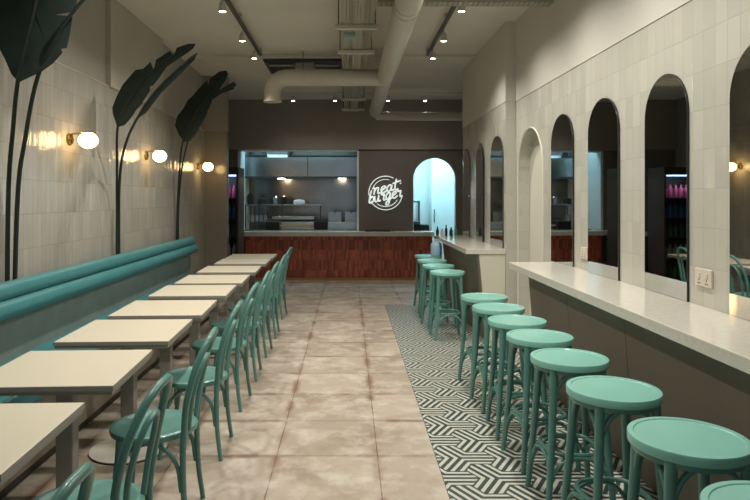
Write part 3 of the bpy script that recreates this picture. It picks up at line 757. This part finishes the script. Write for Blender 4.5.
# cable tray with pipes, running along the room
tr = thing('cable_tray', 'perforated metal cable tray with conduits running along the middle of the ceiling', 'cable tray', (.07, 8, 3.2))
def Tr(mb, nm, m): mb.v = [(a-.07, b-8, z-3.2) for a, b, z in mb.v]; return mb.build(nm, m, tr)
def perf_tray(m, x0, x1, y0, y1, z, along='y', step=.05):
    """a shallow tray of cross rungs and long bars that leaves real slots"""
    nb = 4
    if along == 'y':
        for k in range(nb+1):
            x = x0+(x1-x0)*k/nb; m.box(x-.006, x+.006, y0, y1, z, z+.004)
        y = y0
        while y < y1: m.box(x0, x1, y, y+step*.45, z+.0005, z+.0035); y += step
        for x in (x0, x1): m.box(x-.002, x+.002, y0, y1, z, z+.04)
    else:
        for k in range(nb+1):
            y = y0+(y1-y0)*k/nb; m.box(x0, x1, y-.006, y+.006, z, z+.004)
        x = x0
        while x < x1: m.box(x, x+step*.45, y0, y1, z+.0005, z+.0035); x += step
        for y in (y0, y1): m.box(x0, x1, y-.002, y+.002, z, z+.04)
m = MB(); perf_tray(m, .03, .15, 3.5, 12.1, 3.2); Tr(m, 'tray', 'tray_metal')
m = MB(); perf_tray(m, .185, .225, 3.5, 9.2, 3.2); Tr(m, 'side_tray', 'tray_metal')
for k, x in enumerate((-.075, -.045, -.012)):
    Tr(MB().tube([(x, 3.5, 3.215), (x, 8, 3.215), (x, 12.1, 3.215)], .011, 8), 'conduit', 'tray_metal')
for x in (.055, .095, .13):
    Tr(MB().tube([(x, 3.5, 3.222), (x, 12.1, 3.222)], .011, 8), 'cable', 'duct_paint')
for y in (4.6, 6.0, 7.02, 10.4, 11.6):
    Tr(MB().bbox(-.13, .28, y-.03, y+.03, 3.155, 3.195, .004), 'cross_bracket', 'duct_paint')
    for x in (-.10, .25): Tr(MB().box(x-.005, x+.005, y-.005, y+.005, 3.195, H-.001), 'hanger_rod', 'dark_metal')
jb = MB().bbox(-.05, .06, -.05, .05, -.045, 0, .006).build('junction_box', 'junction_box', loc=(.0, 6.35, 3.2)); tag(jb, 'greenish junction box under the cable tray between its two front brackets', 'box')
m = MB(); perf_tray(m, .25, 1.78, 5.5, 5.62, 3.26, 'x', .045); m.box(.8, .81, 5.55, 5.56, 3.26, H-.001); m.box(1.5, 1.51, 5.55, 5.56, 3.26, H-.001)
x = m.build('cross_tray', 'tray_metal'); tag(x, 'perforated cable tray crossing to the right wall at the top of the photo', 'cable tray')
# ceiling hatch with dark unit
hu = thing('ceiling_fan_unit', 'dark open ceiling service frame with a fan box behind the duct elbow', 'vent', (-.62, 8.95, H))
MB().box(-.5, .5, -.4, .4, -.03, -.002).build('recess_shade_slab', 'black', hu)  # black slab painted as the shade inside the open hatch
m = MB(); m.box(-.54, .54, -.44, -.40, -.05, -.001); m.box(-.54, .54, .40, .44, -.05, -.001); m.box(-.54, -.5, -.4, .4, -.05, -.001); m.box(.5, .54, -.4, .4, -.05, -.001); m.build('frame', 'dark_metal', hu)
MB().bbox(-.12, .14, -.3, .1, -.13, -.031, .01).build('fan_box', 'tray_metal', hu)
MB().tube([(-.48, -.2, -.06), (.48, -.2, -.06)], .012, 8).build('pipe', 'tray_metal', hu)

# tracks and spots
for x, lb in ((-1.135, 'dark lighting track on the left of the ceiling'), (1.01, 'dark lighting track on the right of the ceiling')):
    c = thing('lighting_track', lb, 'lighting track', (x, 5, H), 'ceiling lighting tracks')
    MB().box(-.018, .018, -5, 3.1, -.075, -.045).build('rail', 'dark_metal', c)
    for y in (-4, -1, 1.5, 3.0): MB().box(-.03, .03, y-.02, y+.02, -.045, -.001).build('mount', 'duct_paint', c)
m = thing('track_spotlight', 'x', 'spotlight', (0, 0, 0), 'ceiling spotlights')
MB().tube([(0, 0, 0), (0, 0, -.03)], .013, 8).build('neck', 'duct_paint', m)
MB().lathe([(0, -.025), (.024, -.025), (.034, -.045), (.036, -.11), (.031, -.11), (.029, -.103), (0, -.102)], n=20).build('lamp_head', 'duct_paint', m); lh = [q for q in col.objects if q.parent == m][-1]
MB().lathe([(.0, -.1085), (.029, -.1085), (.029, -.1035), (0, -.1035)], n=20).build('bulb', 'spot_glow', lh)
spl = ['spotlight at the top left, nearest on the left track', 'middle spotlight on the left track', 'farthest spotlight on the left track',
       'spotlight nearest the top edge on the right track', 'middle spotlight on the right track', 'farthest spotlight on the right track',
       'leftmost spotlight of the back row', 'second spotlight from the left in the back row', 'third spotlight from the left, right of the duct in the back row', 'rightmost spotlight of the back row']
pos = [(x, y, H-.075) for x, y in TRACK]+[((px-349)/630*11.35, 11.35, H-.042) for px in (293, 335, 388, 425)]
for i, p in enumerate(pos):
    if i == 0: m.location = p; m['label'] = spl[0]
    else: dup(m, p, spl[i])
    spot('track_light', (p[0], p[1], p[2]-.15), (0, 0, 0), (SPOT_W, SPOT_W, 60)[i % 3] if i < 6 else 22, WARM, (2.6, 2.3, 1.5)[i % 3] if i < 6 else 2.3, 1)
